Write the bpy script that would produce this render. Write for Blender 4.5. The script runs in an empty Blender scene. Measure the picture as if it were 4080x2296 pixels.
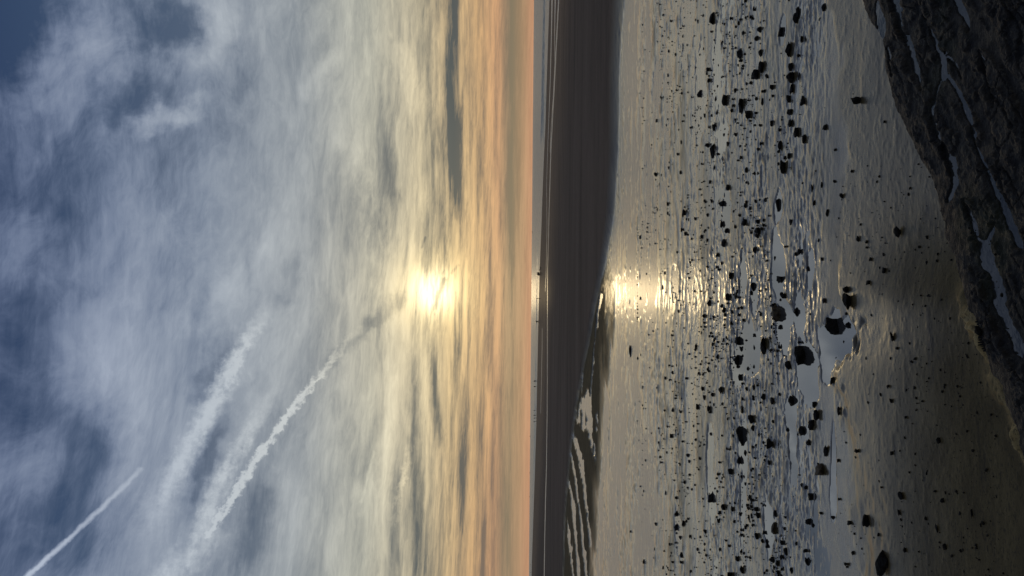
import bpy, bmesh, math, random
import numpy as np
from mathutils import Matrix, Vector, noise as mnoise

# ------------------------------------------------------------------ camera
FPX, CXP, CYP = 2947.0, 2040.0, 1148.0       # focal length and centre, in pixels of a 4080 px wide frame
CAMH, PITCH, ROLL = 3.5, math.radians(1.5), math.radians(0.5)
F = Vector((0, math.cos(PITCH), math.sin(PITCH)))
U = Vector((0, -math.sin(PITCH), math.cos(PITCH)))
R = Vector((1, 0, 0))
XC = -U * math.cos(ROLL) + R * math.sin(ROLL)    # the camera is held upright: its long side stands
YC = R * math.cos(ROLL) + U * math.sin(ROLL)
scene = bpy.context.scene
col = scene.collection
cam_d = bpy.data.cameras.new('camera')
cam_d.sensor_width = 36; cam_d.lens = 36 * FPX / 4080
cam_d.clip_start = 0.1; cam_d.clip_end = 60000
cam = bpy.data.objects.new('camera', cam_d); col.objects.link(cam)
m = Matrix.Identity(4)
for i in range(3):
    m[i][0] = XC[i]; m[i][1] = YC[i]; m[i][2] = -F[i]
m[2][3] = CAMH
cam.matrix_world = m
scene.camera = cam

def ray(ix, iy):
    return (XC * ((ix - CXP) / FPX) - YC * ((iy - CYP) / FPX) + F).normalized()
def gp(ix, iy, z=0.0):
    d = ray(ix, iy)
    k = (z - CAMH) / min(d.z, -1e-4)
    return (d.x * k, d.y * k)
def azel(ix, iy):
    d = ray(ix, iy)
    return (math.degrees(math.atan2(d.x, d.y)), math.degrees(math.asin(d.z)))

# ------------------------------------------------------------------ world
SUN_AZ, SUN_EL = azel(1728, 1163)
scene.render.engine = 'CYCLES'
scene.cycles.use_denoising = True
scene.cycles.max_bounces = 6
scene.cycles.sample_clamp_indirect = 4.0
scene.cycles.caustics_reflective = False
scene.cycles.caustics_refractive = False
vs = scene.view_settings
vs.view_transform = 'Standard'; vs.look = 'None'; vs.exposure = 0.0; vs.gamma = 1.0; vs.use_curve_mapping = False

def lin(c):
    return tuple(((v / 255) / 12.92 if v / 255 <= 0.04045 else ((v / 255 + 0.055) / 1.055) ** 2.4) for v in c)

class G:
    """tiny expression builder over shader nodes"""
    def __init__(s, nt): s.nt = nt
    def _in(s, sock, v):
        if isinstance(v, E): s.nt.links.new(v.o, sock)
        elif isinstance(v, (tuple, list)) and len(v) == 3 and sock.type == 'RGBA': sock.default_value = (*v, 1)
        else: sock.default_value = v
    def node(s, t, **kw):
        n = s.nt.nodes.new(t)
        for k, v in kw.items(): setattr(n, k, v)
        return n
    def math(s, op, a, b=None, c=None, clamp=False):
        n = s.node('ShaderNodeMath', operation=op, use_clamp=clamp)
        for i, v in enumerate((a, b, c)):
            if v is not None: s._in(n.inputs[i], v)
        return E(s, n.outputs[0])
    def vmath(s, op, a, b=None, scale=None):
        n = s.node('ShaderNodeVectorMath', operation=op)
        s._in(n.inputs[0], a)
        if b is not None: s._in(n.inputs[1], b)
        if scale is not None: s._in(n.inputs['Scale'], scale)
        return E(s, n.outputs['Value'] if op in ('DOT_PRODUCT', 'LENGTH', 'DISTANCE') else n.outputs['Vector'])
    def xyz(s, x, y, z=0.0):
        n = s.node('ShaderNodeCombineXYZ')
        for i, v in enumerate((x, y, z)): s._in(n.inputs[i], v)
        return E(s, n.outputs[0])
    def sep(s, v):
        n = s.node('ShaderNodeSeparateXYZ'); s._in(n.inputs[0], v)
        return [E(s, o) for o in n.outputs]
    def noise(s, vec, scale, detail=4, rough=0.55, dist=0.0, color=False):
        n = s.node('ShaderNodeTexNoise'); s._in(n.inputs['Vector'], vec)
        n.inputs['Scale'].default_value = scale; n.inputs['Detail'].default_value = detail
        n.inputs['Roughness'].default_value = rough; n.inputs['Distortion'].default_value = dist
        return E(s, n.outputs[1 if color else 0])
    def ramp(s, f, stops, interp='EASE'):
        n = s.node('ShaderNodeValToRGB'); cr = n.color_ramp; cr.interpolation = interp
        while len(cr.elements) > 1: cr.elements.remove(cr.elements[-1])
        for i, (p, c) in enumerate(stops):
            e = cr.elements[0] if i == 0 else cr.elements.new(p)
            e.position = p; e.color = (*c, 1)
        s._in(n.inputs[0], f)
        return E(s, n.outputs[0])
    def mix(s, f, a, b, clampf=True):
        n = s.node('ShaderNodeMix', data_type='RGBA', clamp_factor=clampf)
        s._in(n.inputs[0], f); s._in(n.inputs[6], a); s._in(n.inputs[7], b)
        return E(s, n.outputs[2])
    def mapr(s, v, a, b, c=0.0, d=1.0, smooth=True):
        n = s.node('ShaderNodeMapRange', interpolation_type='SMOOTHSTEP' if smooth else 'LINEAR')
        for i, w in enumerate((v, a, b, c, d)): s._in(n.inputs[i], w)
        return E(s, n.outputs[0])
class E:
    def __init__(s, g, o): s.g, s.o = g, o
    def __add__(s, b): return s.g.math('ADD', s, b)
    __radd__ = __add__
    def __sub__(s, b): return s.g.math('SUBTRACT', s, b)
    def __rsub__(s, b): return s.g.math('SUBTRACT', b, s)
    def __mul__(s, b): return s.g.math('MULTIPLY', s, b)
    __rmul__ = __mul__
    def __truediv__(s, b): return s.g.math('DIVIDE', s, b)

SKY_K = 0.06                                  # background strength; cloud radiance is divided by it
world = bpy.data.worlds.new('World'); scene.world = world
world.use_nodes = True
wt = world.node_tree; wt.nodes.clear(); g = G(wt)
tc = g.node('ShaderNodeTexCoord')
D = E(g, tc.outputs['Generated'])
dx, dy, dz = g.sep(D)
zp = g.math('MAXIMUM', dz, 0.0)
el = g.math('ARCSINE', zp) * (180 / math.pi)
az = g.math('ARCTAN2', dx, dy) * (180 / math.pi)
sky = g.node('ShaderNodeTexSky', sky_type='NISHITA', sun_disc=False)
sky.sun_elevation = math.radians(SUN_EL); sky.sun_rotation = math.radians(SUN_AZ)
sky.altitude = 0; sky.air_density = 1.0; sky.dust_density = 0.6; sky.ozone_density = 2.0
nish = E(g, sky.outputs[0])
# cloud sheet seen in perspective: position on a flat layer overhead
zc = zp + 0.075
cx_, cy_ = dx / zc, dy / zc
def rot(a):
    c, s_ = math.cos(math.radians(a)), math.sin(math.radians(a))
    return cx_ * c + cy_ * s_, cy_ * c - cx_ * s_
P0 = g.xyz(cx_, cy_, 0.0)
warp = g.vmath('SUBTRACT', g.noise(P0, 1.6, 4, 0.55, color=True), (0.5, 0.5, 0.5))
def layer(ang, sx, sy, scale, detail, rough, wamt, z):
    a, b = rot(ang)
    v = g.xyz(a * sx, b * sy, z)
    v = g.vmath('ADD', v, g.vmath('SCALE', warp, scale=wamt))
    return g.noise(v, scale, detail, rough)
nA = layer(14, 0.30, 1.0, 2.1, 9, 0.65, 0.55, 1.3)       # long streaks lying across the view
nB = layer(62, 0.34, 1.0, 2.6, 9, 0.67, 0.45, 7.1)       # streaks running towards the sun side
nC = g.noise(g.xyz(cx_, cy_, 3.7), 0.75, 3, 0.5)         # broad patches
nF = layer(30, 0.55, 1.0, 9.0, 6, 0.68, 0.35, 4.4)       # fine fibres
upper = g.mapr(el, 9.0, 24.0)
fx0 = g.sep(warp)[0]
streak = nA + (nB - nA) * (upper * 0.65)
nL = g.noise(g.xyz(az * 0.055 + fx0 * 0.25, el * 1.15 + fx0 * 0.35, 2.0), 1.5, 7, 0.62)    # thin bars low over the sea
sig = 0.5 + (nL - 0.5) * g.mapr(el, 5.0, 11.0, 2.0, 0.25) + (streak - 0.5) * g.mapr(el, 5.0, 13.0, 1.1, 2.0) + (nC - 0.5) * 0.6 + (nF - 0.5) * 0.8
# large cloud forms, contrails and gaps, laid on the dome by azimuth and elevation
fine = g.vmath('SUBTRACT', g.noise(g.xyz(az, el, 0), 0.5, 6, 0.55, color=True), (0.5, 0.5, 0.5))
puff = g.vmath('SUBTRACT', g.noise(g.xyz(az, el, 5), 1.7, 5, 0.6, color=True), (0.5, 0.5, 0.5))
AE = g.xyz(az, el, 0.0)
fx_, fy_, _z = g.sep(fine)
# clouds low down are drawn out sideways: shake them more along the horizon than up and down
lowf = g.mapr(el, 5.0, 22.0, 0.10, 1.0)
AE_soft = g.vmath('ADD', AE, g.xyz(fx_ * 4.0, fy_ * 3.0 * lowf, 0.0))
AE_trail = g.vmath('ADD', AE, g.vmath('SCALE', g.vmath('MULTIPLY', puff, (1, 1, 0)), scale=1.5))
def seg(p, a, b, w, amp, edge=None, a0=1.0, a1=1.0):
    A = Vector((*azel(*a), 0)); B = Vector((*azel(*b), 0)); w = w * 0.0186; AB = B - A
    L = AB.length; ux = AB / L; nx = Vector((-ux.y, ux.x, 0)); C = (A + B) / 2
    if edge is None:                          # a soft lens of cloud, fading out at both ends
        q = g.vmath('SUBTRACT', p, tuple(C))
        al_ = g.vmath('DOT_PRODUCT', q, tuple(ux / (L * 0.56 + w * 0.4))); ac_ = g.vmath('DOT_PRODUCT', q, tuple(nx / w))
        al2 = al_ * al_
        return g.math('POWER', math.e, (al2 * al2 + ac_ * ac_) * -1.0) * amp
    q = g.vmath('SUBTRACT', p, tuple(A))
    t = g.math('MULTIPLY', g.vmath('DOT_PRODUCT', q, tuple(AB)), 1 / AB.length_squared, clamp=True)
    d = g.vmath('LENGTH', g.vmath('SUBTRACT', q, g.vmath('SCALE', tuple(AB), scale=t)))
    mask = g.mapr(d, w * (1 + edge), w * (1 - edge), 0.0, amp)
    if a0 != a1: mask = mask * (t * (a1 - a0) + a0)
    return mask
def E_zero(): return g.math('MULTIPLY', el, 0.0)
def addmax(v, items, p):
    for it in items: v = g.math('MAXIMUM', v, seg(p, *it))
    return v
def add(v, items, p):
    for it in items: v = v + seg(p, *it)
    return v
soft = [
 ((1806, -350), (1804, 640), 34, -0.62), ((1802, 470), (1825, 850), 30, -0.35), ((2046, -300), (2044, 900), 24, -0.7), ((1990, 1300), (1985, 2400), 60, -0.12), ((1530, 540), (1560, 780), 34, -0.28), ((1300, 1450), (1480, 1290), 20, -0.22), ((1470, 1300), (1600, 1190), 30, -0.30),
 ((0, -60), (10, 260), 170, -0.55), ((620, 150), (760, 60), 95, -0.50), ((600, 330), (470, 470), 70, -0.28),
 ((40, 1650), (60, 1250), 130, -0.30), ((250, 1650), (430, 1830), 120, -0.30), ((330, 2230), (200, 2000), 140, -0.34),
 ((815, 1570), (900, 1380), 60, -0.45), ((890, 1700), (760, 2000), 34, -0.45), ((1000, 2260), (1040, 1960), 60, -0.40), ((960, 1760), (880, 1960), 22, -0.30),
 ((1140, 1220), (1180, 1020), 38, -0.25), ((1640, 1480), (1655, 2200), 20, -0.42), ((1722, 1380), (1745, 1750), 17, -0.45),
 ((1500, 1680), (1440, 1900), 30, -0.25), ((1806, 1330), (1845, 2050), 26, -0.34), ((1930, 2080), (1924, 2400), 11, -0.5),
 ((1575, 1880), (1568, 2300), 24, -0.30), ((1390, 1650), (1330, 2000), 40, -0.16), ((1330, 600), (1280, 900), 60, -0.14),
 ((870, 10), (800, 270), 62, 0.30), ((790, 420), (560, 500), 42, 0.50), ((930, -60), (850, 200), 50, 0.16),
 ((400, 1300), (610, 1780), 150, 0.20), ((180, 380), (380, 150), 140, 0.26), ((100, 880), (60, 1080), 60, 0.20),
 ((1210, 380), (1310, 230), 40, 0.26), ((1600, 200), (1660, 430), 40, 0.30), ((1545, 980), (1545, 1320), 44, 0.24),
 ((1965, -100), (1945, 700), 20, 0.24), ((1120, 1900), (1230, 2150), 80, 0.16), ((950, 1150), (760, 1290), 60, 0.18),
 ((1330, 480), (1420, 700), 60, 0.14), ((1560, 1480), (1530, 2000), 26, 0.22), ((1690, 1480), (1700, 2100), 14, 0.25),
]
soft_sum = add(E_zero(), soft, AE_soft)
sig = sig + soft_sum * (0.45 + nF * 0.5 + streak * 0.6)
trails = [
 ((1080, 1210), (930, 1440), 22, 0.95, 0.97, 0.0, 1.0), ((930, 1440), (640, 2000), 29, 0.90, 0.97, 1.0, 0.5), ((640, 2000), (500, 2300), 56, 0.36, 0.98, 0.9, 0.0),
 ((1420, 1310), (1180, 1610), 10, 0.95, 0.95, 0.0, 1.0), ((1180, 1610), (1020, 1830), 11, 1.1, 0.95), ((1020, 1830), (830, 2130), 13, 1.1, 0.95), ((830, 2130), (660, 2330), 52, 0.55, 0.97),
 ((1130, 1490), (900, 1870), 24, 0.70, 0.98, 0.0, 1.0), ((900, 1870), (740, 2260), 30, 0.62, 0.98),
 ((1650, 1730), (1600, 1930), 9, 0.42, 0.95, 0.0, 1.0), ((1600, 1930), (1555, 2150), 11, 0.36, 0.95, 1.0, 0.0),
]
pz = g.noise(g.xyz(az, el, 9), 1.3, 6, 0.65)
sig = sig + addmax(E_zero(), trails, AE_trail) * (pz * 1.9 - 0.35 + g.noise(g.xyz(az, el, 3), 4.2, 5, 0.65) * 0.7)
AE_thin = g.vmath('ADD', AE, g.vmath('SCALE', g.vmath('MULTIPLY', puff, (1, 1, 0)), scale=0.35))
thin = [((80, 2320), (560, 1870), 7.5, 1.05, 0.9, 1.15, 0.3), ((1770, 1115), (1690, 1330), 8, -0.42, 0.97, 1.0, 0.1), ((1490, 1800), (1440, 2000), 5, 0.16, 0.9),
        ((1800, 1090), (1826, 1058), 5, -0.2, 0.97), ((1680, 985), (1694, 950), 5, -0.2, 0.97)]
sig = add(sig, thin, AE_thin)
sig = g.math('MINIMUM', g.math('MAXIMUM', sig, 0.0), 1.6)
e01 = el * (1 / 40.0)
def er(*st): return g.ramp(e01, [(p / 40.0, lin(c)) for p, c in st], 'LINEAR')
dark = er((0, (182, 136, 106)), (0.7, (160, 132, 102)), (1.6, (132, 120, 98)), (2.6, (138, 116, 98)), (4, (112, 104, 94)), (6, (84, 90, 90)),
          (8, (96, 100, 98)), (12, (112, 117, 118)), (17, (98, 109, 122)), (24, (80, 97, 124)), (30, (60, 82, 117)), (38, (28, 52, 96)))
brig = er((0, (202, 153, 118)), (0.8, (186, 150, 116)), (1.8, (176, 146, 114)), (2.6, (214, 165, 122)), (4, (220, 178, 128)), (6, (232, 200, 150)),
          (8, (224, 208, 172)), (12, (208, 206, 188)), (17, (182, 187, 188)), (24, (168, 177, 188)), (30, (164, 174, 191)), (38, (142, 156, 181)))
cloud = g.mix(g.math('MINIMUM', sig, 0.95 + sig * 0.22), dark, brig, clampf=False)
gap = g.mix(g.mapr(sig, 0.0, 0.45, 0.4, 0.0) * g.mapr(el, 12.0, 26.0), cloud, g.vmath('SCALE', nish, scale=SKY_K * 0.62))
sd = Vector((math.sin(math.radians(SUN_AZ)) * math.cos(math.radians(SUN_EL)), math.cos(math.radians(SUN_AZ)) * math.cos(math.radians(SUN_EL)), math.sin(math.radians(SUN_EL))))
th = g.math('ARCCOSINE', g.math('MINIMUM', g.vmath('DOT_PRODUCT', D, tuple(sd)), 1.0)) * (180 / math.pi)
def gauss(s_): return g.math('POWER', math.e, th * th * (-1 / (s_ * s_)))
wide = g.vmath('LENGTH', g.xyz((az - SUN_AZ) * 0.55, el - SUN_EL, 0.0))
veil = g.mapr(sig, 0.05, 0.75, 0.35, 1.0)
glow = g.vmath('ADD', g.vmath('SCALE', (1.9, 1.62, 1.0), scale=gauss(1.4) * veil),
       g.vmath('ADD', g.vmath('SCALE', (0.62, 0.46, 0.18), scale=gauss(2.8) * veil),
               g.vmath('SCALE', (0.24, 0.175, 0.075), scale=g.math('POWER', math.e, wide * wide * (-1 / 46.0)) * veil)))
total = g.vmath('ADD', g.vmath('SCALE', gap, scale=g.mapr(th, 45.0, 140.0, 1.0, 0.45)), glow)   # the sky away from the low sun is darker
below = g.mapr(dz, -0.02, -0.002)             # under the horizon there is only ground, which hides it
total = g.vmath('SCALE', total, scale=below)
bg = g.node('ShaderNodeBackground'); bg.inputs['Strength'].default_value = SKY_K
g._in(bg.inputs['Color'], g.vmath('SCALE', total, scale=1 / SKY_K))
wo = g.node('ShaderNodeOutputWorld'); wt.links.new(bg.outputs[0], wo.inputs['Surface'])
world.cycles.sampling_method = 'MANUAL'; world.cycles.sample_map_resolution = 1024

sun_d = bpy.data.lights.new('sun', 'SUN'); sun_d.energy = 0.02; sun_d.angle = math.radians(2.5); sun_d.color = (1.0, 0.74, 0.40)
sun = bpy.data.objects.new('sun', sun_d); col.objects.link(sun)
sun.rotation_euler = Vector(-sd).to_track_quat('-Z', 'Y').to_euler()
sun.location = sd * 50

# ------------------------------------------------------------------ helpers
def tag(o, label=None, cat=None, group=None, kind=None):
    if label: o['label'] = label
    if cat: o['category'] = cat
    if group: o['group'] = group
    if kind: o['kind'] = kind
    return o
def link(name, me, mat=None, parent=None):
    o = bpy.data.objects.new(name, me); col.objects.link(o)
    if mat and not me.materials: me.materials.append(mat)
    if parent: o.parent = parent
    return o
def grid_mesh(name, V, quads, smooth=True, attrs=None):
    me = bpy.data.meshes.new(name)
    me.vertices.add(len(V)); me.vertices.foreach_set('co', np.ascontiguousarray(V, np.float32).ravel())
    n = len(quads)
    me.loops.add(n * 4); me.loops.foreach_set('vertex_index', np.ascontiguousarray(quads, np.int32).ravel())
    me.polygons.add(n); me.polygons.foreach_set('loop_start', np.arange(0, n * 4, 4, dtype=np.int32))
    try: me.polygons.foreach_set('loop_total', np.full(n, 4, np.int32))
    except Exception: pass
    me.polygons.foreach_set('use_smooth', np.full(n, smooth))
    for k, a in (attrs or {}).items():
        at = me.attributes.new(k, 'FLOAT', 'POINT'); at.data.foreach_set('value', np.ascontiguousarray(a, np.float32).ravel())
    me.update(calc_edges=True)
    return me
def fan_quads(nr, nc):
    j, i = np.meshgrid(np.arange(nr - 1), np.arange(nc - 1), indexing='ij')
    a = (j * nc + i)
    return np.stack([a, a + 1, a + nc + 1, a + nc], -1).reshape(-1, 4)

_rs = np.random.RandomState(11)
_TAB = _rs.rand(512, 512).astype(np.float32)
def vnoise(x, y, seed=0):
    x = x + seed * 37.17; y = y + seed * 91.73
    xi = np.floor(x); yi = np.floor(y); fx = (x - xi).astype(np.float32); fy = (y - yi).astype(np.float32)
    fx = fx * fx * fx * (fx * (fx * 6 - 15) + 10); fy = fy * fy * fy * (fy * (fy * 6 - 15) + 10)
    xi = xi.astype(np.int64); yi = yi.astype(np.int64)
    a = _TAB[xi & 511, yi & 511]; b = _TAB[(xi + 1) & 511, yi & 511]; c = _TAB[xi & 511, (yi + 1) & 511]; d = _TAB[(xi + 1) & 511, (yi + 1) & 511]
    return (a + (b - a) * fx) * (1 - fy) + (c + (d - c) * fx) * fy - 0.5
def fbm(x, y, octs, seed=0, gain=0.5):
    v = 0; amp = 1.0
    for k in range(octs):
        v = v + amp * vnoise(x * 2.03 ** k, y * 2.03 ** k, seed + k); amp *= gain
    return v
def sm(a, b, x):
    t = np.clip((x - a) / (b - a), 0, 1); return t * t * (3 - 2 * t)

# ------------------------------------------------------------------ materials
def mat(name):
    m_ = bpy.data.materials.new(name); m_.use_nodes = True
    nt = m_.node_tree; nt.nodes.clear(); gg = G(nt)
    out = gg.node('ShaderNodeOutputMaterial')
    b = gg.node('ShaderNodeBsdfPrincipled'); nt.links.new(b.outputs[0], out.inputs[0])
    return m_, gg, b
def bump(gg, b, h, strength, dist):
    n = gg.node('ShaderNodeBump'); n.inputs['Strength'].default_value = strength; n.inputs['Distance'].default_value = dist
    gg._in(n.inputs['Height'], h); gg.nt.links.new(n.outputs[0], b.inputs['Normal'])
def pos(gg, sx=1, sy=1, sz=1):
    n = gg.node('ShaderNodeNewGeometry')
    return gg.vmath('MULTIPLY', E(gg, n.outputs['Position']), (sx, sy, sz))
def attr(gg, name):
    n = gg.node('ShaderNodeAttribute', attribute_name=name); return E(gg, n.outputs['Fac'])

m_sand, gg, b = mat('wet_sand')
wet, dryness, gold = attr(gg, 'wet'), attr(gg, 'dry'), attr(gg, 'gold')
p1 = pos(gg, 1.0, 2.2, 1.0)
n1 = gg.noise(p1, 1.3, 6, 0.6); n2 = gg.noise(p1, 22, 4, 0.6)
c = gg.mix(gg.mapr(n1, 0.3, 0.7), (0.070, 0.052, 0.023), (0.122, 0.092, 0.041))
c = gg.mix(dryness, c, gg.mix(gg.mapr(gg.noise(pos(gg, 0.05, 0.3, 1.0), 1.0, 7, 0.65), 0.3, 0.7), (0.105, 0.076, 0.056), (0.185, 0.134, 0.099)))
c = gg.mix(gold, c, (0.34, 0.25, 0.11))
c = gg.mix(gg.mapr(n2, 0.52, 0.68, 0.0, 0.65), c, (0.026, 0.022, 0.016))
c = gg.mix(gg.mapr(gg.noise(pos(gg, 1.0, 1.6, 1.0), 58, 3, 0.7), 0.56, 0.66, 0.0, 0.6), c, (0.020, 0.017, 0.013))
c = gg.mix(gg.mapr(gg.noise(pos(gg, 0.9, 6.0, 1.0), 1.1, 6, 0.65), 0.56, 0.70, 0.0, 0.7), c, (0.022, 0.019, 0.016))  # dark streaks along the shore: shade of ripple faces put into the sand colour
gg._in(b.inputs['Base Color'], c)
gg._in(b.inputs['Roughness'], 0.92 - wet * gg.mapr(n1, 0.3, 0.7, 0.60, 0.74))
gg._in(b.inputs['Specular IOR Level'], 0.10 + wet * 0.12)
b.inputs['IOR'].default_value = 1.5
gg._in(b.inputs['Coat Weight'], wet)
gg._in(b.inputs['Coat Roughness'], gg.mapr(attr(gg, 'still'), 0.0, 1.0, 0.17, 0.25)); gg._in(b.inputs['Coat IOR'], gg.mapr(attr(gg, 'still'), 0.0, 1.0, 2.1, 1.38))
p2 = pos(gg, 1.0, 3.0, 1.0)
hh = gg.noise(p2, 9, 5, 0.6) + gg.noise(p2, 40, 4, 0.7) * 0.4
bump(gg, b, hh * gg.mapr(attr(gg, 'still'), 0.0, 1.0, 1.0, 0.4), 0.42, 0.02)

m_water, gg, b = mat('shallow_water')
b.inputs['Base Color'].default_value = (0.050, 0.048, 0.044, 1)
b.inputs['Roughness'].default_value = 0.06; b.inputs['IOR'].default_value = 1.9
b.inputs['Coat Weight'].default_value = 0.8; b.inputs['Coat Roughness'].default_value = 0.05; b.inputs['Coat IOR'].default_value = 1.8
pw = pos(gg, 1.0, 2.4, 1.0)
py_ = gg.sep(pos(gg))[1]
rip = gg.mapr(py_, 12.5, 22.0)                 # the open channel is wind-rippled, the near pools lie still
gg._in(b.inputs['Roughness'], 0.06 + rip * 0.20); gg._in(b.inputs['Coat Roughness'], 0.05 + rip * 0.20)
bump(gg, b, (gg.noise(pw, 1.6, 5, 0.65) + gg.noise(pw, 7, 3, 0.6) * 0.25) * rip, 0.7, 0.14)

m_gully, gg, b = mat('gully_water')
gg._in(b.inputs['Base Color'], gg.mix(gg.noise(pos(gg), 5, 4, 0.6), (0.012, 0.012, 0.011), (0.035, 0.034, 0.028)))
b.inputs['Roughness'].default_value = 0.08; b.inputs['IOR'].default_value = 1.62
bump(gg, b, gg.noise(pos(gg), 6, 4, 0.6), 0.12, 0.02)

m_sea, gg, b = mat('sea_water')
b.inputs['Base Color'].default_value = (0.035, 0.042, 0.042, 1)
b.inputs['Roughness'].default_value = 0.30; b.inputs['IOR'].default_value = 2.0
b.inputs['Coat Weight'].default_value = 0.3; b.inputs['Coat Roughness'].default_value = 0.25; b.inputs['Coat IOR'].default_value = 1.7
ps = pos(gg, 0.25, 1.0, 1.0)
bump(gg, b, gg.noise(ps, 0.22, 5, 0.65), 1.0, 1.6)

def rock_mat(name, c0, c1, rough, spec, sc=14):
    m_, gg, b = mat(name)
    tcn = gg.node('ShaderNodeTexCoord'); o = E(gg, tcn.outputs['Object'])
    n = gg.noise(o, sc * 0.4, 5, 0.6)
    gg._in(b.inputs['Base Color'], gg.mix(gg.mapr(n, 0.35, 0.65), c0, c1))
    b.inputs['Roughness'].default_value = rough; b.inputs['Specular IOR Level'].default_value = spec
    bump(gg, b, gg.noise(o, sc, 5, 0.65), 0.7, 0.02)
    return m_
m_rock = rock_mat('black_rock', (0.005, 0.005, 0.005), (0.015, 0.014, 0.012), 0.7, 0.12)
m_rock2 = rock_mat('brown_rock', (0.035, 0.026, 0.018), (0.085, 0.068, 0.040), 0.7, 0.25)

m_ledge, gg, b = mat('weedy_ledge')
pl = pos(gg, 1.0, 1.6, 1.0)
n1 = gg.noise(pl, 2.2, 6, 0.62); n2 = gg.noise(pl, 11, 5, 0.65); n3 = gg.noise(pl, 0.9, 3, 0.5)
c = gg.mix(gg.mapr(n1, 0.35, 0.65), (0.010, 0.009, 0.009), (0.034, 0.029, 0.023))
c = gg.mix(gg.mapr(n3, 0.52, 0.66, 0.0, 0.8), c, (0.020, 0.022, 0.009))
c = gg.mix(gg.mapr(n2, 0.5, 0.7, 0.0, 0.7), c, (0.006, 0.006, 0.006))
c = gg.mix(gg.mapr(gg.noise(pos(gg), 34, 3, 0.7), 0.60, 0.68, 0.0, 0.75), c, (0.075, 0.068, 0.052))
gg._in(b.inputs['Base Color'], c)
gg._in(b.inputs['Roughness'], gg.mapr(n2, 0.3, 0.7, 0.42, 0.8)); b.inputs['Specular IOR Level'].default_value = 0.25
bump(gg, b, n2 + gg.noise(pl, 38, 4, 0.65) * 0.35, 0.9, 0.05)

def plain(name, c, rough=0.7):
    m_, gg, b = mat(name)
    tcn = gg.node('ShaderNodeTexCoord'); n = gg.noise(E(gg, tcn.outputs['Object']), 6, 3, 0.6)
    gg._in(b.inputs['Base Color'], gg.mix(n, tuple(v * 0.7 for v in c), tuple(v * 1.3 for v in c)))
    b.inputs['Roughness'].default_value = rough
    return m_
m_cloth = [plain('dark_cloth', (0.02, 0.02, 0.024)), plain('brown_cloth', (0.035, 0.025, 0.02)), plain('navy_cloth', (0.015, 0.02, 0.035))]
m_fur = plain('dark_fur', (0.02, 0.016, 0.012)); m_hull = plain('dark_hull', (0.03, 0.026, 0.024)); m_sail = plain('tan_sail', (0.10, 0.07, 0.05))

# ------------------------------------------------------------------ outlines of the shore, from the photograph's ground plan
def outline(pts, z=0.0):
    w = sorted(((x / y, y) for x, y in (gp(a, b_, z) for a, b_ in pts)))
    return np.array([p[0] for p in w]), np.array([p[1] for p in w])
SEA = -0.10
BAR_P = [(2492, 0), (2482, 150), (2474, 300), (2468, 600), (2453, 850), (2436, 950), (2418, 1050), (2400, 1120), (2388, 1180), (2374, 1250),
         (2352, 1370), (2330, 1470), (2312, 1570), (2296, 1660), (2283, 1760), (2271, 1880), (2260, 2000), (2254, 2120), (2250, 2296)]
SEA_P = [(2190, 0), (2183, 200), (2174, 500), (2163, 750), (2158, 900), (2150, 1100), (2145, 1300), (2141, 1500), (2137, 1700), (2131, 1900), (2124, 2100), (2118, 2296)]
LED_P = [(3452, 0), (3488, 100), (3528, 170), (3545, 260), (3580, 350), (3612, 440), (3640, 520), (3680, 640), (3722, 700), (3762, 830), (3800, 950),
         (3842, 1080), (3868, 1200), (3890, 1260), (3925, 1340), (3960, 1420), (4010, 1560), (4085, 1720)]
bt, bY = outline(BAR_P); st, sY = outline(SEA_P, SEA); lt, lY = outline(LED_P, 0.12)
FG_P = [(3290, 0), (3330, 300), (3360, 600), (3330, 900), (3300, 1150), (3330, 1200), (3408, 1220), (3405, 1340), (3380, 1420), (3345, 1440), (3332, 1500), (3340, 1700), (3345, 2296)]
ft, fY = outline(FG_P)

PXR = FPX / 4080 * 1024
rows = np.concatenate([np.arange(640, 90, -0.74), np.arange(90, 24, -0.4), np.arange(24, 2.2, -0.16), np.array([2.0, 1.7, 1.4, 1.1, 0.9])])
RY = (CAMH * PXR / rows).astype(np.float64)
NC = 800
CT = np.linspace(-0.64, 0.64, NC)
T, Y = np.meshgrid(CT, RY)
X = T * Y
Yb = np.interp(CT, bt, bY)[None, :]; Ys = np.interp(CT, st, sY)[None, :]; Yf = np.interp(CT, ft, fY)[None, :]
# the ledge outline goes on in a straight line outside the frame
k0 = (lY[1] - lY[0]) / (lt[1] - lt[0]); k1 = (lY[-1] - lY[-3]) / (lt[-1] - lt[-3])
Yl = np.interp(CT, lt, lY)
Yl = np.where(CT < lt[0], lY[0] + k0 * (CT - lt[0]), np.where(CT > lt[-1], lY[-1] + k1 * (CT - lt[-1]), Yl))[None, :]

wob = fbm(X * 0.5, Y * 0.5, 4, 3)
kern = np.hanning(41); kern /= kern.sum()
Yf = np.convolve(np.pad(Yf[0], 20, 'edge'), kern, 'valid')[None, :]
wob2 = fbm(X * 1.6, Y * 2.2, 4, 33, 0.6)
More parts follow.
